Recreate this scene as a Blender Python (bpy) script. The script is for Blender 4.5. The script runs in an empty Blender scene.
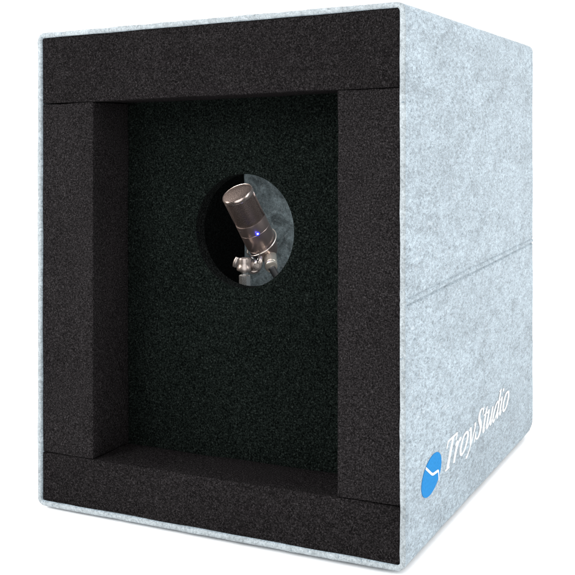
import bpy, bmesh, math, random
from mathutils import Vector, Matrix, noise
random.seed(7)
sc = bpy.context.scene
col = sc.collection
S = 0.45                                    # box height in metres

# ------------------------------------------------------------------ camera
YAW, ROLL = -0.462, -0.0073
CAM = Vector((1.4336, -1.69, 0.7557)) * S
fwd = Vector((math.sin(YAW), math.cos(YAW), 0))
right0 = Vector((math.cos(YAW), -math.sin(YAW), 0))
up0 = Vector((0, 0, 1))
right = right0 * math.cos(ROLL) + up0 * math.sin(ROLL)
up = -right0 * math.sin(ROLL) + up0 * math.cos(ROLL)
cd = bpy.data.cameras.new('camera')
cam = bpy.data.objects.new('camera', cd)
col.objects.link(cam)
M = Matrix((right, up, -fwd)).transposed().to_4x4()
M.translation = CAM
cam.matrix_world = M
cd.sensor_width = 36
cd.lens = 36 * 1021.05 / 575
cd.shift_y = -144.35 / 575
cd.clip_start = 0.01
cd.clip_end = 500
sc.camera = cam

# ------------------------------------------------------------------ world (white studio cove)
w = bpy.data.worlds.new('World')
sc.world = w
w.use_nodes = True
w.node_tree.nodes['Background'].inputs[0].default_value = (1, 1, 1, 1)
w.node_tree.nodes['Background'].inputs[1].default_value = 2.4
sc.view_settings.view_transform = 'Standard'
sc.view_settings.look = 'None'
sc.view_settings.exposure = 0
sc.view_settings.gamma = 1


def area(name, loc, target, size, power, color=(1, 1, 1), sy=None, spread=None):
    ld = bpy.data.lights.new(name, 'AREA')
    ld.energy = power
    ld.color = color
    ld.size = size
    if sy:
        ld.shape = 'RECTANGLE'
        ld.size_y = sy
    if spread:
        ld.spread = spread
    o = bpy.data.objects.new(name, ld)
    col.objects.link(o)
    o.location = Vector(loc)
    d = Vector(target) - Vector(loc)
    o.rotation_euler = d.to_track_quat('-Z', 'Y').to_euler()
    return o


# big softbox above and behind the camera
area('softbox_key', (-0.75, -1.75, 1.25), (0.15, 0.0, 0.22), .7, 38)
# small added fill lights hidden in the box, brightening microphone and inner felt
area('added_fill_top', (0.27, 0.13, 0.425), (0.20, 0.30, 0.22), 0.10, 0.33, (0.86, 0.94, 1.0), 0.10)
area('added_fill_left', (0.075, 0.105, 0.33), (0.165, 0.20, 0.27), 0.03, 0.36, (1.0, 0.93, 0.86), 0.16)
area('added_fill_right', (0.325, 0.11, 0.33), (0.20, 0.21, 0.25), 0.035, 0.2, (1.0, 0.95, 0.9), 0.06)

# ------------------------------------------------------------------ materials


def new_mat(name):
    m = bpy.data.materials.new(name)
    m.use_nodes = True
    nt = m.node_tree
    b = nt.nodes['Principled BSDF']
    return m, nt, b


def coords(nt, scale=(1, 1, 1), rot=(0, 0, 0)):
    tc = nt.nodes.new('ShaderNodeTexCoord')
    mp = nt.nodes.new('ShaderNodeMapping')
    mp.inputs['Scale'].default_value = scale
    mp.inputs['Rotation'].default_value = rot
    nt.links.new(tc.outputs['Object'], mp.inputs[0])
    return mp.outputs[0]


def noise_n(nt, vec, scale, detail=2, rough=.5, dist=0):
    n = nt.nodes.new('ShaderNodeTexNoise')
    n.inputs['Scale'].default_value = scale
    n.inputs['Detail'].default_value = detail
    n.inputs['Roughness'].default_value = rough
    n.inputs['Distortion'].default_value = dist
    nt.links.new(vec, n.inputs['Vector'])
    return n.outputs['Fac']


def ramp(nt, fac, stops):
    r = nt.nodes.new('ShaderNodeValToRGB')
    while len(r.color_ramp.elements) < len(stops):
        r.color_ramp.elements.new(0.5)
    for e, (p, c) in zip(r.color_ramp.elements, stops):
        e.position = p
        e.color = c if len(c) == 4 else (*c, 1)
    nt.links.new(fac, r.inputs[0])
    return r.outputs[0]


def mix(nt, a, b, fac, mode='MIX'):
    m = nt.nodes.new('ShaderNodeMix')
    m.data_type = 'RGBA'
    m.blend_type = mode
    for s, v in ((m.inputs[0], fac), (m.inputs[6], a), (m.inputs[7], b)):
        if hasattr(v, 'links') or isinstance(v, bpy.types.NodeSocket):
            nt.links.new(v, s)
        elif isinstance(v, (int, float)):
            s.default_value = v
        else:
            s.default_value = (*v, 1)
    return m.outputs[2]


def bump(nt, b, h, dist, strength=1.0, prev=None):
    n = nt.nodes.new('ShaderNodeBump')
    n.inputs['Distance'].default_value = dist
    n.inputs['Strength'].default_value = strength
    nt.links.new(h, n.inputs['Height'])
    if prev:
        nt.links.new(prev, n.inputs['Normal'])
    nt.links.new(n.outputs[0], b.inputs['Normal'])
    return n.outputs[0]


def g(v):
    return (v, v, v)


def felt_mat(name, tint=(0.248, 0.297, 0.332), k=1.0, cloud=0.0):
    m, nt, b = new_mat(name)
    v = coords(nt, (1, .5, 1))
    vs = coords(nt, (1, .42, 1), (0.25, 0.0, 0.0))
    vt = coords(nt, (1, .36, .8), (-0.35, 0.1, 0.0))
    blot = ramp(nt, noise_n(nt, v, 48, 5, .62, .6), [(0.34, g(.83)), (0.50, g(.98)), (0.66, g(1.07))])
    big = ramp(nt, noise_n(nt, v, 14, 3, .5), [(0.35, g(.95)), (0.65, g(1.04))])
    mid = ramp(nt, noise_n(nt, vs, 270, 3, .6, .8), [(0.34, g(.74)), (0.50, g(.98)), (0.68, g(1.13))])
    fib = ramp(nt, noise_n(nt, vt, 560, 3, .7, .8), [(0.34, g(.60)), (0.48, g(.96)), (0.66, g(1.22))])
    fib2 = ramp(nt, noise_n(nt, vs, 1050, 2, .7, .5), [(0.34, g(.74)), (0.5, g(1.0)), (0.66, g(1.2))])
    c = mix(nt, tint, blot, 1, 'MULTIPLY')
    c = mix(nt, c, big, 1, 'MULTIPLY')
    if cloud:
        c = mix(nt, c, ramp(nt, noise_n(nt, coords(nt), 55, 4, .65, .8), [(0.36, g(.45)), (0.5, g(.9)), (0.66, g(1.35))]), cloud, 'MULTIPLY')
    c = mix(nt, c, mid, .8 * k, 'MULTIPLY')
    c = mix(nt, c, fib, .9 * k, 'MULTIPLY')
    c = mix(nt, c, fib2, .9 * k, 'MULTIPLY')
    # small darker fibre knots and a few whitish ones
    spot = ramp(nt, noise_n(nt, vt, 330, 2, .6), [(0.64, g(0)), (0.73, g(.85))])
    c = mix(nt, c, (0.11, 0.14, 0.165), spot)
    wht = ramp(nt, noise_n(nt, vs, 240, 3, .6, .5), [(0.63, g(0)), (0.74, g(.5))])
    c = mix(nt, c, (0.40, 0.43, 0.46), wht)
    nt.links.new(c, b.inputs['Base Color'])
    b.inputs['Roughness'].default_value = 0.95
    b.inputs['Specular IOR Level'].default_value = 0.12
    b.inputs['Sheen Weight'].default_value = 0.1
    b.inputs['Sheen Roughness'].default_value = 0.5
    n1 = bump(nt, b, noise_n(nt, vs, 500, 4, .7, 1.0), 0.0006, .6)
    bump(nt, b, noise_n(nt, v, 60, 3, .5), 0.002, .3, n1)
    return m


def foam_mat(name, dark, base, speck, scale=740, glint=1.0):
    """open-cell foam: dark pores, mid grey walls and small lighter grains, all about a millimetre across"""
    m, nt, b = new_mat(name)
    v = coords(nt)
    f1 = noise_n(nt, v, scale, 2, .75)
    f2 = noise_n(nt, v, scale * 1.35, 1, .6)
    c = ramp(nt, f1, [(0.36, dark), (0.50, base), (0.60, tuple(x * 1.5 for x in base)), (0.70, speck)])
    c = mix(nt, c, ramp(nt, f2, [(0.36, g(.55)), (0.52, g(1.0)), (0.66, g(1.5))]), 1, 'MULTIPLY')
    big = ramp(nt, noise_n(nt, v, 11, 3, .5), [(0.3, g(.88)), (0.7, g(1.12))])
    c = mix(nt, c, big, 1, 'MULTIPLY')
    gl = ramp(nt, noise_n(nt, v, scale * 1.1, 0, .5), [(0.74, g(0)), (0.82, g(.55 * glint))])
    c = mix(nt, c, tuple(x * 1.4 for x in speck), gl)
    nt.links.new(c, b.inputs['Base Color'])
    b.inputs['Roughness'].default_value = 1.0
    b.inputs['Specular IOR Level'].default_value = 0.0
    bump(nt, b, f1, 0.0010, .9)
    return m


def metal_mat(name, colr, rough, metal=1.0, brushed=True):
    m, nt, b = new_mat(name)
    v = coords(nt, (1, 1, 12))
    n = noise_n(nt, v, 300, 3, .6)
    c = mix(nt, colr, ramp(nt, n, [(0.3, g(.95)), (0.7, g(1.03))]), 1, 'MULTIPLY')
    nt.links.new(c, b.inputs['Base Color'])
    b.inputs['Metallic'].default_value = metal
    r = nt.nodes.new('ShaderNodeMapRange')
    r.inputs[3].default_value = rough - .03
    r.inputs[4].default_value = rough + .04
    nt.links.new(n, r.inputs[0])
    nt.links.new(r.outputs[0], b.inputs['Roughness'])
    return m


M_FELT = felt_mat('pale_blue_grey_felt')
M_RIM = felt_mat('cut_felt_edge', (0.24, 0.268, 0.283), .8)
M_FOAM = foam_mat('charcoal_foam', (0.0036, 0.0033, 0.0034), (0.0084, 0.0076, 0.0079), (0.024, 0.022, 0.023))
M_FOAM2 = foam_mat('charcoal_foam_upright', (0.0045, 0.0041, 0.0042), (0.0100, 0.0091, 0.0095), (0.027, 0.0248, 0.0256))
M_PANEL = foam_mat('black_panel_foam', (0.0007, 0.0010, 0.0009), (0.0033, 0.0045, 0.0040), (0.014, 0.0175, 0.0158), 640, .4)
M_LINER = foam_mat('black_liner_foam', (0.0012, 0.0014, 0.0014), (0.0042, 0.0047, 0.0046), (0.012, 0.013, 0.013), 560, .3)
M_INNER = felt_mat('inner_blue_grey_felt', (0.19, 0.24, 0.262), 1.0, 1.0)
M_BODY = metal_mat('taupe_metal', (0.29, 0.235, 0.222), .34, .88)
M_RING = metal_mat('polished_nickel', (0.78, 0.72, 0.66), .32, .75)
M_PLUG = metal_mat('pale_nickel_plug', (0.86, 0.79, 0.70), .28, .8)
M_CAPR = metal_mat('taupe_polished_metal', (0.50, 0.42, 0.39), .24, .9)
M_STAND = metal_mat('satin_nickel', (0.42, 0.37, 0.345), .36, .85)
M_STEEL = metal_mat('bright_steel', (0.72, 0.72, 0.71), .24, .88)
M_GUNM = metal_mat('dark_wire_metal', (0.3, 0.29, 0.29), .3)

# microphone grille: fine woven mesh
m, nt, b = new_mat('woven_wire_mesh')
v = coords(nt)
tc = nt.nodes.new('ShaderNodeTexCoord')
wv = []
for rot in ((0, 0, math.radians(45)), (0, 0, math.radians(-45))):
    mp = nt.nodes.new('ShaderNodeMapping')
    mp.inputs['Rotation'].default_value = rot
    nt.links.new(tc.outputs['UV'], mp.inputs[0])
    wn = nt.nodes.new('ShaderNodeTexWave')
    wn.inputs['Scale'].default_value = 2.5
    wn.inputs['Distortion'].default_value = 0.0
    nt.links.new(mp.outputs[0], wn.inputs[0])
    wv.append(wn.outputs['Fac'])
mx = nt.nodes.new('ShaderNodeMath')
mx.operation = 'MAXIMUM'
nt.links.new(wv[0], mx.inputs[0])
nt.links.new(wv[1], mx.inputs[1])
c = ramp(nt, mx.outputs[0], [(0.62, (0.006, 0.0045, 0.004)), (0.99, (0.12, 0.090, 0.082))])
nt.links.new(c, b.inputs['Base Color'])
b.inputs['Metallic'].default_value = .6
b.inputs['Roughness'].default_value = .45
bump(nt, b, mx.outputs[0], 0.0004, .8)
M_MESH = m

m, nt, b = new_mat('black_rubber')
b.inputs['Base Color'].default_value = (.022, .023, .025, 1)
b.inputs['Roughness'].default_value = .55
bump(nt, b, noise_n(nt, coords(nt), 400, 2), .0002, .5)
M_RUBBER = m

m, nt, b = new_mat('blue_lamp_lens')
b.inputs['Base Color'].default_value = (.05, .08, .8, 1)
b.inputs['Emission Color'].default_value = (.50, .55, 1, 1)
b.inputs['Emission Strength'].default_value = 6
M_LED = m
m, nt, b = new_mat('blue_halo_bezel')
b.inputs['Base Color'].default_value = (.03, .03, .35, 1)
b.inputs['Emission Color'].default_value = (.06, .07, .95, 1)
b.inputs['Emission Strength'].default_value = .45  # emission paints the lamp's blue halo onto the bezel
M_LED_HALO = m

m, nt, b = new_mat('blue_print')
c = mix(nt, (0.025, 0.165, 0.385), ramp(nt, noise_n(nt, coords(nt), 500, 3), [(0.3, g(.9)), (0.7, g(1.06))]), 1, 'MULTIPLY')
nt.links.new(c, b.inputs['Base Color'])
b.inputs['Roughness'].default_value = 1
b.inputs['Specular IOR Level'].default_value = 0
bump(nt, b, noise_n(nt, coords(nt), 500, 3), .0003, .3)
M_BLUE = m
m, nt, b = new_mat('white_print')
c = mix(nt, (0.62, 0.63, 0.64), ramp(nt, noise_n(nt, coords(nt), 700, 3), [(0.3, g(.88)), (0.6, g(1.0))]), 1, 'MULTIPLY')
nt.links.new(c, b.inputs['Base Color'])
b.inputs['Roughness'].default_value = .7
M_WHITE = m

m, nt, b = new_mat('white_paper_sweep')
c = mix(nt, (0.94, 0.94, 0.94), ramp(nt, noise_n(nt, coords(nt), 3, 3), [(0.3, g(.99)), (0.6, g(1.0))]), 1, 'MULTIPLY')
nt.links.new(c, b.inputs['Base Color'])
b.inputs['Roughness'].default_value = .9
b.inputs['Specular IOR Level'].default_value = .1
M_SWEEP = m

# ------------------------------------------------------------------ helpers
W, D = 0.8195, 0.983
CORN = {(0, 0, 0): (-.0046, 0, -.0038), (1, 0, 0): (.8157, 0, .0005), (0, 0, 1): (.0046, 0, .9904), (1, 0, 1): (.8234, 0, 1.0035),
        (0, 1, 0): (-.002, D, 0), (1, 1, 0): (.8159, D, .0015), (0, 1, 1): (.002, D, 1.0), (1, 1, 1): (.8232, D, 1.0058)}


def warp(u, v, t):
    """the sewn box is slightly out of true: its eight corners are joined trilinearly; input in box units, output in metres"""
    a, b_, c_ = u / W, v / D, t
    r = Vector((0, 0, 0))
    for (i, j, k), p in CORN.items():
        r += Vector(p) * ((a if i else 1 - a) * (b_ if j else 1 - b_) * (c_ if k else 1 - c_))
    return r * S


def link(name, bm, mat, parent=None, smooth=False):
    me = bpy.data.meshes.new(name)
    bmesh.ops.recalc_face_normals(bm, faces=bm.faces)
    bm.to_mesh(me)
    bm.free()
    for p in me.polygons:
        p.use_smooth = smooth
    mats = mat if isinstance(mat, (list, tuple)) else [mat]
    for mm in mats:
        me.materials.append(mm)
    o = bpy.data.objects.new(name, me)
    col.objects.link(o)
    if parent:
        o.parent = parent
    return o


def empty(name, loc=(0, 0, 0)):
    o = bpy.data.objects.new(name, None)
    o.empty_display_size = .02
    col.objects.link(o)
    o.location = loc
    return o


def sharp_auto(o, ang=40):
    me = o.data
    me.set_sharp_from_angle(angle=math.radians(ang))


def jitter(bm, amp, freq, seed=0):
    bm.normal_update()
    off = Vector((seed * 3.1, seed * 1.7, seed))
    mv = []
    for v_ in bm.verts:
        n = noise.noise(v_.co * freq + off) + .5 * noise.noise(v_.co * freq * 2.7 + off)
        mv.append((v_, v_.normal * (n * amp)))
    for v_, d in mv:
        v_.co += d


def foam_block(name, u0, u1, v0, v1, t0, t1, mat, parent, r=.0025, cell=.03, seed=0, slope=None, amp=.0008):
    """rounded foam block in box coordinates"""
    bm = bmesh.new()
    bmesh.ops.create_cube(bm, size=1)
    for v_ in bm.verts:
        v_.co = Vector((u0 + (u1 - u0) * (v_.co.x + .5), v0 + (v1 - v0) * (v_.co.y + .5), t0 + (t1 - t0) * (v_.co.z + .5)))
    # slice into cells
    for ax, (a0, a1) in enumerate(((u0, u1), (v0, v1), (t0, t1))):
        n = max(1, int((a1 - a0) / cell))
        for i in range(1, n):
            co = Vector((0, 0, 0))
            co[ax] = a0 + (a1 - a0) * i / n
            no = Vector((0, 0, 0))
            no[ax] = 1
            bmesh.ops.bisect_plane(bm, geom=bm.verts[:] + bm.edges[:] + bm.faces[:], plane_co=co, plane_no=no)
    bm.normal_update()
    es = [e for e in bm.edges if len(e.link_faces) == 2 and e.link_faces[0].normal.dot(e.link_faces[1].normal) < .5]
    bmesh.ops.bevel(bm, geom=es, offset=r, segments=3, profile=.5, affect='EDGES')
    for v_ in bm.verts:
        c0 = v_.co.copy()
        if slope:
            c0 += slope(c0, (c0.y - v0) / (v1 - v0))
        v_.co = warp(*c0)
    jitter(bm, amp, 22, seed)
    o = link(name, bm, mat, parent, True)
    sharp_auto(o, 50)
    return o


# ------------------------------------------------------------------ studio floor
bm = bmesh.new()
bmesh.ops.create_circle(bm, cap_ends=True, segments=96, radius=120)
o = link('ground', bm, M_SWEEP)
o.location = (0, 0, -.0045)
o['kind'] = 'structure'

# ------------------------------------------------------------------ the box
box = empty('isolation_box', (W * S / 2, D * S / 2, 0))
box['label'] = 'pale blue grey felt isolation box with a charcoal foam frame round its open front'
box['category'] = 'sound booth'
bpy.context.view_layer.update()
BOXP = box.location.copy()


def boxpart(o):
    o.parent = box
    o.matrix_parent_inverse = Matrix.Translation(-BOXP)
    return o


TH = .0105
SEAM0, SEAM1 = .4660, .4880


def ring(y, inset, shrink, yb):
    """points round the box section; inset=(left,right,bottom,top)"""
    il, ir, ib, it = inset
    u0, u1, t0, t1 = il + shrink, W - ir - shrink, ib + shrink, 1 - it - shrink
    r = max(.002, .017 - shrink)
    pts = []

    def arc(cx, cz, a0, a1, n=6):
        for i in range(n + 1):
            a = math.radians(a0 + (a1 - a0) * i / n)
            pts.append((cx + r * math.cos(a), cz + r * math.sin(a), 'c'))
    # right side going up
    arc(u1 - r, t0 + r, -90, 0)
    sm = SEAM0 + (SEAM1 - SEAM0) * y / D + .0012 * noise.noise(Vector((y * 7, 3.3, 1.1))) + .0005 * noise.noise(Vector((y * 31, 8.3, 1.1)))
    dep = 1 + .3 * noise.noise(Vector((y * 9, 1.3, 5.1)))
    ws = [t0 + r + (sm - .03 - t0 - r) * i / 22 for i in range(1, 23)]
    offs = [-.012, -.0055, -.0035, -.0022, -.0012, 0, .0012, .004, .0085, .0100, .0112, .0124, .0145, .02]
    ws += [sm + q for q in offs] + [sm + .03 + (t1 - r - sm - .03) * i / 22 for i in range(0, 22)]
    for z in ws:
        q = z - sm
        dx = 0
        if shrink == 0:
            dx += -.0036 * dep * math.exp(-(q / .0022) ** 2)
            dx += -.0026 * dep * math.exp(-((q - .0112) / .0018) ** 2)
            dx += .0018 * math.exp(-((q - .006) / .006) ** 2)
        pts.append((u1 + dx, z, 's'))
    arc(u1 - r, t1 - r, 0, 90)
    n = 34
    for i in range(1, n):
        pts.append((u1 - r + (u0 + r - u1 + r) * i / n, t1, 't'))
    arc(u0 + r, t1 - r, 90, 180)
    for i in range(1, n):
        pts.append((u0, t1 - r + (t0 + r - t1 + r) * i / n, 'l'))
    arc(u0 + r, t0 + r, 180, 270)
    for i in range(1, n):
        pts.append((u0 + r + (u1 - r - u0 - r) * i / n, t0, 'b'))
    return [(p[0], y, p[1]) for p in pts]


def shell():
    bm = bmesh.new()
    rings = []
    # from the inside back, along the inside to the front, round the rim, along the outside to the back
    ys_in = [D - TH - .002] + [D - .02 - i * .04 for i in range(0, 24)] + [.006]
    for y in ys_in:
        rings.append(ring(y, (0, 0, 0, 0), TH, D))
    k = TH / 2
    for i in range(1, 8):
        a = math.pi * i / 8
        rings.append(ring(.0035 - .0035 * math.sin(a), (0, 0, 0, 0), k + k * math.cos(a), D))
    R = (.012, .014, .044, .014)
    yy = [.0035 + i * (D - .05 - .0035) / 52 for i in range(53)]
    for y in yy:
        rings.append(ring(y, (0, 0, 0, 0), 0, D))
    for i in range(1, 11):
        y = D - .05 + .05 * math.sin(math.pi / 2 * i / 10)
        ins = []
        for rr in R:
            s = max(0, (y - (D - rr)) / rr)
            ins.append(rr * (1 - math.sqrt(max(0, 1 - s * s))))
        rings.append(ring(y, ins, 0, D))
    vr = []
    n = len(rings[0])
    for rg in rings:
        vr.append([bm.verts.new(warp(*p)) for p in rg])
    for a, b_ in zip(vr, vr[1:]):
        for i in range(n):
            j = (i + 1) % n
            bm.faces.new((a[i], a[j], b_[j], b_[i]))
    bm.faces.new(vr[0])
    bm.faces.new(vr[-1])
    bmesh.ops.recalc_face_normals(bm, faces=bm.faces)
    jitter(bm, .0003, 28, 2)
    # the cut rim is a touch rougher than the flat sheets
    for v_ in bm.verts:
        if v_.co.y < .0035 * S * 1.2:
            q = noise.noise(v_.co * 160) + .6 * noise.noise(v_.co * 420)
            v_.co += Vector((noise.noise(v_.co * 210), 0, q)) * .0005
    for f in bm.faces:
        c_ = f.calc_center_median()
        f.material_index = 1 if c_.y < .0034 * S and len(f.verts) == 4 else 0
    return bm


sh = boxpart(link('felt_shell', shell(), [M_FELT, M_RIM], None, True))
sharp_auto(sh, 60)

i0, i1 = TH + .0005, W - TH - .0005
FB = TH + .0005
YF = .0045          # foam sits a hair behind the rim
CL, CR = .1415, .6880
YP = .131




boxpart(foam_block('foam_strip', i0, i1, YF, YP - .0005, .8505, 1 - FB, M_FOAM, None, seed=1, r=.0025))
boxpart(foam_block('foam_strip', i0, i1, YF, YP - .0005, FB, .1125, M_FOAM, None, seed=2, r=.0025))
boxpart(foam_block('foam_strip', i0, CL, YF + .001, YP - .0005, .1135, .8495, M_FOAM2, None, seed=3))
boxpart(foam_block('foam_strip', CR, i1, YF + .001, YP - .0005, .1135, .8495, M_FOAM2, None, seed=4))


def panel_hole():
    cu, ct, r0 = .4250, .5790, .1135
    v0, v1 = YP, YP + .036
    N = 96
    u0, u1, t0, t1 = i0 + .001, i1 - .001, FB + .001, 1 - FB - .001
    bm = bmesh.new()

    def edge_pt(a):
        dx, dz = math.cos(a), math.sin(a)
        s = min(((u1 - cu) / dx if dx > 1e-9 else (u0 - cu) / dx if dx < -1e-9 else 9),
                ((t1 - ct) / dz if dz > 1e-9 else (t0 - ct) / dz if dz < -1e-9 else 9))
        return cu + dx * s, ct + dz * s
    ang = [2 * math.pi * i / N for i in range(N)]
    for cx_, cz_ in ((u0, t0), (u1, t0), (u1, t1), (u0, t1)):
        a = math.atan2(cz_ - ct, cx_ - cu) % (2 * math.pi)
        k = min(range(N), key=lambda i: abs(ang[i] - a))
        ang[k] = a
    ang.sort()
    rr = .0025
    prof = []   # (radius blend, y)
    front = [('e', 1), ('m', .66), ('m', .36), ('m', .14), ('m', .04)]
    loops = []

    def mk(kind, val, y, a):
        if kind == 'r':
            return (cu + math.cos(a) * val, y, ct + math.sin(a) * val * 1.025)
        ex, ez = edge_pt(a)
        bx_, bz_ = cu + math.cos(a) * (r0 + rr), ct + math.sin(a) * (r0 + rr) * 1.025
        return (bx_ + (ex - bx_) * val, y, bz_ + (ez - bz_) * val)
    seq = [('m', 1, v0), ('m', .66, v0), ('m', .36, v0), ('m', .14, v0), ('m', .04, v0), ('r', r0 + rr, v0)]
    for i in range(1, 4):
        a = math.pi / 2 * i / 3
        seq.append(('r', r0 + rr - rr * math.sin(a), v0 + rr - rr * math.cos(a)))
    seq += [('r', r0, (v0 + v1) / 2), ('r', r0, v1 - .003), ('r', r0 + .003, v1), ('m', 1, v1)]
    for k, val, y in seq:
        loops.append([bm.verts.new(warp(*mk(k, val, y, a))) for a in ang])
    loops.append(loops[0])
    for A, B in zip(loops, loops[1:]):
        for i in range(N):
            j = (i + 1) % N
            f = bm.faces.new((A[i], A[j], B[j], B[i]))
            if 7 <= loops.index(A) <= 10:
                f.material_index = 1  # liner foam on the cut wall, chosen to stand in for shade
    return bm


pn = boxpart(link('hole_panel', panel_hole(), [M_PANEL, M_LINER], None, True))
sharp_auto(pn, 35)
pn['label'] = 'black foam panel with a round hole'

# liners inside the cavity
boxpart(foam_block('side_liner', i0, .040, YP + .037, .50, FB, 1 - FB, M_LINER, None, seed=6))
boxpart(foam_block('side_liner', i0, .017, .502, .875, FB, 1 - FB, M_LINER, None, seed=7, r=.002))
boxpart(foam_block('back_lining', i0, i1, .877, .885, FB, 1 - FB, M_INNER, None, seed=8, r=.002))

# ------------------------------------------------------------------ printed logo on the side
TX0, TZ0, TX1, TZ1 = .2340, .1125, .716, .1255     # text baseline on the side, in box units


def side_pt(y, z, lift=.0006):
    return warp(W + lift, y, z)


def strip(bm, pts, ws, closed=False, cap=True, tr=None, depth=.0016, res=5):
    """a stroke of varying width as a thin raised solid on the side sheet"""
    P = [Vector(p) for p in pts]
    n = len(P)
    out, ow = [], []
    segs = n if closed else n - 1
    for i in range(segs):
        p0 = P[(i - 1) % n] if closed or i > 0 else P[i] * 2 - P[i + 1]
        p1, p2 = P[i], P[(i + 1) % n]
        p3 = P[(i + 2) % n] if closed or i + 2 < n else P[i + 1] * 2 - P[i]
        for k in range(res):
            t = k / res
            out.append(.5 * ((2 * p1) + (p2 - p0) * t + (2 * p0 - 5 * p1 + 4 * p2 - p3) * t * t + (3 * p1 - p0 - 3 * p2 + p3) * t ** 3))
            ow.append(ws[i] * (1 - t) + ws[(i + 1) % n] * t)
    if not closed:
        out.append(P[-1])
        ow.append(ws[-1])
    L = []
    m_ = len(out)
    for i in range(m_):
        a = out[(i - 1) % m_] if closed or i > 0 else out[i]
        b_ = out[(i + 1) % m_] if closed or i < m_ - 1 else out[i]
        d = (b_ - a)
        d = d.normalized() if d.length > 1e-9 else Vector((1, 0))
        nn = Vector((-d.y, d.x)) * ow[i] * .5
        L.append((out[i] + nn, out[i] - nn))
    vs = []
    for a, b_ in L:
        vs.append([bm.verts.new(tr(a, depth)), bm.verts.new(tr(b_, depth)), bm.verts.new(tr(b_, -.001)), bm.verts.new(tr(a, -.001))])
    rng = range(m_) if closed else range(m_ - 1)
    for i in rng:
        j = (i + 1) % m_
        for k in range(4):
            bm.faces.new((vs[i][k], vs[i][(k + 1) % 4], vs[j][(k + 1) % 4], vs[j][k]))
    if not closed:
        bm.faces.new(vs[0])
        bm.faces.new(vs[-1][::-1])


GL = {
    'T': (556, [([(60, 500), (95, 600), (130, 636), (360, 640), (560, 638), (640, 640)], [18, 26, 34, 36, 34, 22]),
                ([(640, 652), (622, 560), (606, 490)], [24, 40, 14]),
                ([(395, 636), (330, 380), (262, 120), (232, 20)], [88, 92, 92, 86]),
                ([(120, 10), (220, 16), (350, 12)], [20, 34, 20])]),
    'r': (389, [([(45, 372), (100, 420), (150, 432)], [16, 26, 40]),
                ([(160, 430), (130, 290), (92, 140), (62, 0)], [60, 78, 78, 72]),
                ([(100, 160), (175, 290), (260, 400), (330, 425), (372, 400)], [16, 28, 34, 66, 58])]),
    'o': (500, [([(270, 432), (160, 385), (75, 270), (45, 130), (95, 25), (200, 2), (330, 60), (420, 180), (450, 310), (400, 410)], [36, 52, 72, 78, 56, 34, 48, 72, 78, 54], True)]),
    'y': (462, [([(30, 390), (85, 425), (130, 400), (165, 260), (195, 120), (205, 20)], [16, 36, 60, 76, 70, 46]),
                ([(370, 425), (415, 420), (420, 350), (360, 210), (240, 20), (120, -130), (30, -190), (-20, -180)], [40, 66, 52, 30, 26, 26, 34, 60])]),
    'S': (500, [([(508, 655), (480, 560), (466, 470)], [14, 26, 14]),
                ([(470, 520), (440, 615), (345, 650), (245, 615), (205, 530), (225, 440), (300, 350), (375, 255), (385, 150), (325, 45), (215, 0), (115, 30), (60, 110), (50, 175)],
                 [22, 26, 34, 60, 84, 94, 100, 100, 92, 66, 34, 26, 24, 20]),
                ([(48, 205), (32, 100), (16, -18)], [14, 28, 14])]),
    't': (278, [([(265, 580), (200, 470), (150, 270), (105, 90), (120, 20), (175, 15), (240, 95)], [14, 56, 72, 74, 56, 30, 14]),
                ([(45, 424), (150, 428), (296, 428)], [22, 28, 22])]),
    'u': (500, [([(45, 385), (105, 425), (150, 410), (110, 250), (78, 100), (100, 20), (165, 20), (270, 110), (350, 240)], [16, 34, 62, 76, 76, 52, 30, 26, 24]),
                ([(440, 432), (390, 260), (350, 95), (362, 20), (410, 18), (475, 100)], [66, 76, 74, 54, 28, 14])]),
    'd': (500, [([(395, 330), (350, 415), (270, 425), (150, 340), (65, 215), (38, 95), (80, 15), (160, 15), (270, 105), (360, 230)], [34, 40, 34, 54, 74, 76, 56, 32, 28, 26]),
                ([(500, 680), (440, 450), (390, 230), (358, 80), (375, 15), (425, 20), (482, 105)], [62, 74, 76, 74, 54, 28, 14]),
                ([(400, 652), (455, 660), (520, 682)], [16, 28, 26])]),
    'i': (278, [([(45, 385), (105, 425), (150, 410), (112, 250), (78, 95), (95, 20), (145, 15), (215, 100)], [16, 34, 62, 76, 74, 54, 28, 14]),
                ([(212, 570), (214, 640)], [70, 70])]),
}
TEXT = 'TroyStudio'
total = sum(GL[c_][0] for c_ in TEXT)
SXG = (TX1 - TX0 + .012) / (total - 20)
SZG = .0540 / 653
SHEAR = .30


def text_tr(x0, i):
    def tr(p, lift):
        gx = (x0 + p.x + SHEAR * p.y - 190)
        y = TX0 + gx * SXG
        z = TZ0 + (y - TX0) * (TZ1 - TZ0) / (TX1 - TX0) + p.y * SZG
        return side_pt(y, z, .0006 + lift * .6 + i * 2e-5)
    return tr


logo = empty('side_logo')
boxpart(logo)
bm = bmesh.new()
xx = 0
cnt = 0
for ch in TEXT:
    adv, strokes = GL[ch]
    for st in strokes:
        cnt += 1
        strip(bm, st[0], [q * 1.16 for q in st[1]], closed=len(st) > 2, tr=text_tr(xx, cnt))
    xx += adv
o = link('lettering', bm, M_WHITE, logo)
o['label'] = 'white slanted serif lettering'

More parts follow.
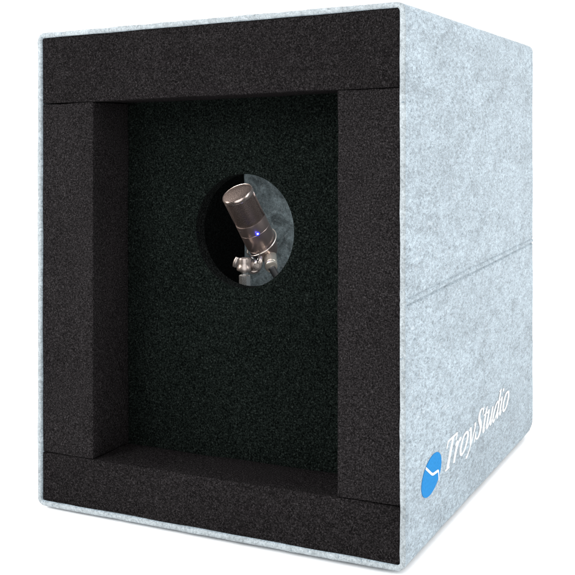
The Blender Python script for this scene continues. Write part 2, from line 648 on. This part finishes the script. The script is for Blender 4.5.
OC = (.1443, .1306)     # oval centre and its two slanted half-axes
bm = bmesh.new()
ring0, ring1 = [], []
N = 64
for i in range(N):
    a = 2 * math.pi * i / N
    y = OC[0] + .0458 * math.cos(a) + .0355 * math.sin(a)
    z = OC[1] - .0134 * math.cos(a) + .0325 * math.sin(a)
    ring0.append(bm.verts.new(side_pt(y, z, .0013)))
    ring1.append(bm.verts.new(side_pt(y, z, -.001)))
bm.faces.new(ring0)
for i in range(N):
    j = (i + 1) % N
    bm.faces.new((ring0[i], ring0[j], ring1[j], ring1[i]))
em = link('oval_emblem', bm, M_BLUE, logo)
em['label'] = 'blue oval emblem with a white zigzag line'
bm = bmesh.new()


def zt(p, lift):
    return side_pt(p.x, p.y, .0022 + lift * .4)


ZZ = [(.1085, .1525), (.1460, .1300), (.1825, .1272), (.1850, .1070)]
ZP = []
for q in range(len(ZZ) - 1):
    a, b_ = ZZ[q], ZZ[q + 1]
    ZP += [(a[0] + (b_[0] - a[0]) * t, a[1] + (b_[1] - a[1]) * t) for t in ((0, .5, .85) if q == 0 else (.12, .5, .88) if q == 1 else (.1, .5, 1))]
strip(bm, ZP, [.0048] * 6 + [.0038, .003, .002], tr=lambda p, l: side_pt(p.x, p.y, .0014 + l * .3), res=4)
link('zigzag', bm, M_WHITE, em)

# ------------------------------------------------------------------ microphone


def cam_pt(px, py, dist):
    """world point seen at a photo pixel, at a distance along the view direction (box units)"""
    x = (px - 287.5) / 1021.05 * dist
    y = -(py - 143.15) / 1021.05 * dist
    return CAM + (right * x + up * y + fwd * dist) * S


def lathe(name, prof, mat, parent, seg=48, uv=False, closed=True):
    bm = bmesh.new()
    L = []
    uvl = bm.loops.layers.uv.new('UVMap') if uv else None
    for r, z in prof:
        L.append([bm.verts.new((r * math.cos(2 * math.pi * i / seg), r * math.sin(2 * math.pi * i / seg), z)) for i in range(seg)])
    ln = 0
    acc = [0]
    for (r0, z0), (r1, z1) in zip(prof, prof[1:]):
        ln += math.hypot(r1 - r0, z1 - z0)
        acc.append(ln)
    for k, (A, B) in enumerate(zip(L, L[1:])):
        for i in range(seg):
            j = (i + 1) % seg
            f = bm.faces.new((A[i], A[j], B[j], B[i]))
            if uv:
                rmax = max(p[0] for p in prof)
                for lp, (q, kk) in zip(f.loops, ((i, k), (i + 1, k), (i + 1, k + 1), (i, k + 1))):
                    lp[uvl].uv = (q / seg * 2 * math.pi * rmax * 100, acc[kk] * 100)
    if closed:
        if prof[0][0] > 1e-6:
            bm.faces.new(L[0][::-1])
        if prof[-1][0] > 1e-6:
            bm.faces.new(L[-1])
    bmesh.ops.remove_doubles(bm, verts=bm.verts, dist=1e-7)
    o = link(name, bm, mat, parent, True)
    sharp_auto(o, 35)
    return o


def tube(name, pts, rad, mat, parent, seg=12, res=6):
    P = [Vector(p) for p in pts]
    out = []
    for i in range(len(P) - 1):
        p0 = P[i - 1] if i else P[0] * 2 - P[1]
        p1, p2 = P[i], P[i + 1]
        p3 = P[i + 2] if i + 2 < len(P) else P[i + 1] * 2 - P[i]
        for k in range(res):
            t = k / res
            out.append(.5 * ((2 * p1) + (p2 - p0) * t + (2 * p0 - 5 * p1 + 4 * p2 - p3) * t * t + (3 * p1 - p0 - 3 * p2 + p3) * t ** 3))
    out.append(P[-1])
    bm = bmesh.new()
    L = []
    nrm = None
    for i, p in enumerate(out):
        d = (out[min(i + 1, len(out) - 1)] - out[max(i - 1, 0)]).normalized()
        if nrm is None:
            nrm = d.orthogonal().normalized()
        nrm = (nrm - d * nrm.dot(d)).normalized()
        bn = d.cross(nrm)
        rr = rad(i / (len(out) - 1)) if callable(rad) else rad
        L.append([bm.verts.new(p + (nrm * math.cos(2 * math.pi * k / seg) + bn * math.sin(2 * math.pi * k / seg)) * rr) for k in range(seg)])
    for A, B in zip(L, L[1:]):
        for k in range(seg):
            j = (k + 1) % seg
            bm.faces.new((A[k], A[j], B[j], B[k]))
    bm.faces.new(L[0][::-1])
    bm.faces.new(L[-1])
    return link(name, bm, mat, parent, True)


MD = 2.28                                # distance of the microphone from the camera, box units
PXU = MD / 1021.05 * S                   # metres per photo pixel there
SI = .42                                 # how far the microphone leans towards the viewer
CO = math.sqrt(1 - SI * SI)
ax_i = Vector((-.410, .912))
axis = (right * ax_i.x + up * ax_i.y) * CO - fwd * SI
axis.normalize()
top = cam_pt(237.0, 192.6, MD)
fz = axis
fx = (right - fz * right.dot(fz)).normalized()
fy = fz.cross(fx)                        # -fy faces the viewer
MM = Matrix((fx, fy, fz)).transposed().to_4x4()
LEN = 70.5 / CO * PXU
MM.translation = top - axis * LEN
mic = empty('condenser_microphone')
mic.matrix_world = MM
mic['label'] = 'tilted taupe metal studio microphone with a mesh head and a glowing blue light'
mic['category'] = 'microphone'
R_ = 16.0 * PXU
k_ = PXU / CO
L_ = LEN


def zz(d):               # axial position measured in projected pixels from the top
    return L_ - d * k_


lathe('body', [(0, zz(72.5)), (.62 * R_, zz(72.5)), (.72 * R_, zz(71.8)), (.80 * R_, zz(69.5)), (.90 * R_, zz(65)), (.93 * R_, zz(62)), (.94 * R_, zz(59.8)), (.90 * R_, zz(59.2)),
               (.90 * R_, zz(58.5)), (.985 * R_, zz(57.8)), (R_, zz(57.2)), (R_, zz(41.3)), (.985 * R_, zz(41)), (.985 * R_, zz(40.6)), (R_, zz(40.3)),
               (R_, zz(30.9)), (.99 * R_, zz(30.3)), (.90 * R_, zz(30.1)), (0, zz(30.1))], M_BODY, mic, 64)
lathe('grille', [(.94 * R_, zz(30.2)), (.94 * R_, zz(3.0))], M_MESH, mic, 64, uv=True, closed=True)
# top ring and mesh dome
lathe('rim_ring', [(.93 * R_, zz(4.6)), (.99 * R_, zz(4.6)), (1.015 * R_, zz(4.0)), (1.02 * R_, zz(1.6)), (1.0 * R_, zz(.7)), (.98 * R_, zz(.2)), (.965 * R_, zz(.3)), (.95 * R_, zz(.9))], M_CAPR, mic, 64)
bm = bmesh.new()
uvl = bm.loops.layers.uv.new('UVMap')
prof = [(.96, .7), (.88, .1), (.70, -.6), (.5, -1.1), (.25, -1.4)]
Ls = [[bm.verts.new((r * R_ * math.cos(2 * math.pi * i / 64), r * R_ * math.sin(2 * math.pi * i / 64), zz(d))) for i in range(64)] for r, d in prof]
for A, B in zip(Ls, Ls[1:]):
    for i in range(64):
        bm.faces.new((A[i], A[(i + 1) % 64], B[(i + 1) % 64], B[i]))
bm.faces.new(Ls[-1])
for f in bm.faces:
    for lp in f.loops:
        lp[uvl].uv = (lp.vert.co.x * 100, lp.vert.co.y * 100)
link('mesh_cap', bm, M_MESH, mic, True)
# narrow side bars either side of the mesh
for s in (-1, 1):
    a = -math.pi / 2 + s * math.radians(86)
    p = Vector((math.cos(a), math.sin(a), 0)) * R_ * .955
    tube('side_bar', [p + Vector((0, 0, zz(30.5))), p + Vector((0, 0, zz(15))), p + Vector((0, 0, zz(4)))], R_ * .075, M_BODY, mic, 10, 2)


def surf(lat, d, lift=0):
    x = lat * PXU
    r = R_ + lift
    return Vector((x, -math.sqrt(r * r - x * x), zz(d)))


def disc_on(name, lat, d, rad, thick, mat, parent):
    p = surf(lat, d)
    n = Vector((p.x, p.y, 0)).normalized()
    o = lathe(name, [(0, -.0006), (rad, -.0006), (rad, thick * .6), (rad * .7, thick), (0, thick)], mat, parent, 24)
    o.matrix_local = Matrix.Translation(p) @ n.to_track_quat('Z', 'Y').to_matrix().to_4x4()
    return o


lb = disc_on('halo_bezel', 4.6, 39.6, 2.3 * PXU, .0003, M_LED_HALO, mic)
ll = lathe('lamp_lens', [(0, 0), (1.0 * PXU, 0), (.9 * PXU, .0005), (.4 * PXU, .0008), (0, .0009)], M_LED, lb, 20)
disc_on('switch', -12.0, 34.5, .9 * PXU, .0004, M_RUBBER, mic)
# small blue glow thrown by the lamp on the body around it
ld = bpy.data.lights.new('lamp_glow', 'POINT')
ld.energy = .0015
ld.color = (.12, .12, 1)
ld.shadow_soft_size = .0006
lg = bpy.data.objects.new('lamp_glow', ld)
col.objects.link(lg)
lg.location = MM @ surf(4.6, 39.6, .0032)

# ------------------------------------------------------------------ stand with a swivel joint and wire cradle
bx_, by_ = 244.6, 281
st_top = cam_pt(244.8, 272, MD)
sp = Vector((st_top.x, st_top.y, .0125 * S))
stand = empty('microphone_stand', sp)
stand['label'] = 'nickel microphone stand with a knuckle joint and a wire cradle under the microphone'
stand['category'] = 'mic stand'


def loc(p):
    return p - sp


H0 = st_top.z - sp.z
lathe('base', [(0, 0), (.045, 0), (.045, .004), (.042, .007), (.012, .010), (0, .010)], M_STAND, stand)
lathe('post', [(4.2 * PXU, .010), (4.2 * PXU, H0 - 16 * PXU)], M_STEEL, stand, 24)
hexs = lathe('threaded_sleeve', [(5.6 * PXU, H0 - 17 * PXU), (6.0 * PXU, H0 - 16 * PXU), (6.0 * PXU, H0 - 3.5 * PXU), (5.2 * PXU, H0 - 2.6 * PXU), (3.6 * PXU, H0 - 2.2 * PXU), (3.6 * PXU, H0 + 1.5 * PXU)], M_STEEL, stand, 8)
for p in hexs.data.polygons:
    p.use_smooth = False
# knuckle: cup-shaped nut, cross bolt and second lobe
K = PXU
kn = lathe('knuckle', [(3.8 * K, H0 - .2 * K), (6.6 * K, H0 + .6 * K), (8.0 * K, H0 + 2.0 * K), (8.1 * K, H0 + 4.6 * K), (7.0 * K, H0 + 6.4 * K), (6.4 * K, H0 + 9 * K),
                       (6.6 * K, H0 + 12.6 * K), (6.0 * K, H0 + 14 * K), (4.0 * K, H0 + 14.4 * K), (0, H0 + 14.4 * K)], M_STAND, stand, 40)
kc = loc(cam_pt(243.2, 264, MD - .028))
u_ = tube('wing', [kc + right * (-8.6 * K) + up * (-3 * K), kc + right * (-7.4 * K) + up * (1.5 * K), kc + right * (-5.6 * K) + up * (6.5 * K)], lambda t: (1.9 + .7 * math.sin(t * math.pi)) * K, M_STAND, stand)
# side lobe (the clamp boss) in front-right
lobe = lathe('clamp_boss', [(0, -5 * K), (4.2 * K, -5 * K), (5.2 * K, -3.8 * K), (5.4 * K, 0), (5.2 * K, 3.8 * K), (4.4 * K, 4.8 * K), (2.6 * K, 5.2 * K), (2.2 * K, 4.6 * K), (0, 4.6 * K)], M_STAND, stand, 32)
ldir = (-fwd * .8 + right * .5 + up * .15).normalized()
lobe.matrix_local = Matrix.Translation(loc(cam_pt(255.2, 265.5, MD))) @ ldir.to_track_quat('Z', 'Y').to_matrix().to_4x4()
tube('bracket', [loc(cam_pt(249, 269.5, MD)), loc(cam_pt(253, 272, MD)), loc(cam_pt(258, 270, MD)), loc(cam_pt(260.5, 262, MD)), loc(cam_pt(261, 257, MD + .01))], lambda t: (2.6 - .8 * t) * K, M_STAND, stand)
# wire cradle round the lower body


def micw(x, y, z):
    return loc(MM @ Vector((x, y, z)))


pts = []
for i in range(0, 37):
    a = math.radians(-215 + 250 * i / 36)
    zz_ = zz(62.5 - 9.5 * (i / 36) ** 1.6)
    pts.append(micw(1.09 * R_ * math.cos(a), 1.09 * R_ * math.sin(a), zz_))
tube('wire_cradle', pts, .65 * K, M_RING, stand, 8, 2)
tube('wire_arm', [pts[7], loc(cam_pt(252, 257.5, MD - .03)), loc(cam_pt(254, 262, MD - .015))], .7 * K, M_GUNM, stand, 8, 4)
tube('wire_arm', [pts[17], loc(cam_pt(258, 259, MD - .03)), loc(cam_pt(257, 263, MD - .015))], .7 * K, M_GUNM, stand, 8, 4)

# ------------------------------------------------------------------ cable with its plug
b0 = MM @ Vector((3.5 * PXU, 0, zz(71)))
b1 = cam_pt(271.3, 267.0, MD)
cab = empty('microphone_cable', b1)
cab['label'] = 'black cable with a silver plug running down from the microphone base'
cab['category'] = 'cable'
pd = (b0 - b1).normalized()
plug_l = (b0 - b1).length
pl = lathe('plug', [(4.4 * K, -.5 * K), (6.0 * K, .2 * K), (6.4 * K, 1.0 * K), (6.4 * K, 3.6 * K), (6.0 * K, 3.9 * K), (6.0 * K, 4.4 * K), (6.4 * K, 4.7 * K), (6.4 * K, plug_l - 1 * K), (5.8 * K, plug_l)], M_PLUG, cab, 32)
pl.matrix_local = pd.to_track_quat('Z', 'Y').to_matrix().to_4x4()


def cl(px, py, d=MD):
    return cam_pt(px, py, d) - b1


tube('cord', [cl(271.2, 267.0), cl(277, 277), cl(283.5, 286), cl(291, 300, MD + .03), cl(296, 330, MD + .08), cl(292, 372, MD + .13), Vector((.05, .14, .0125 * S + .004)) + Vector((0, 0, -b1.z))], 3.6 * K, M_RUBBER, cab, 16, 8)
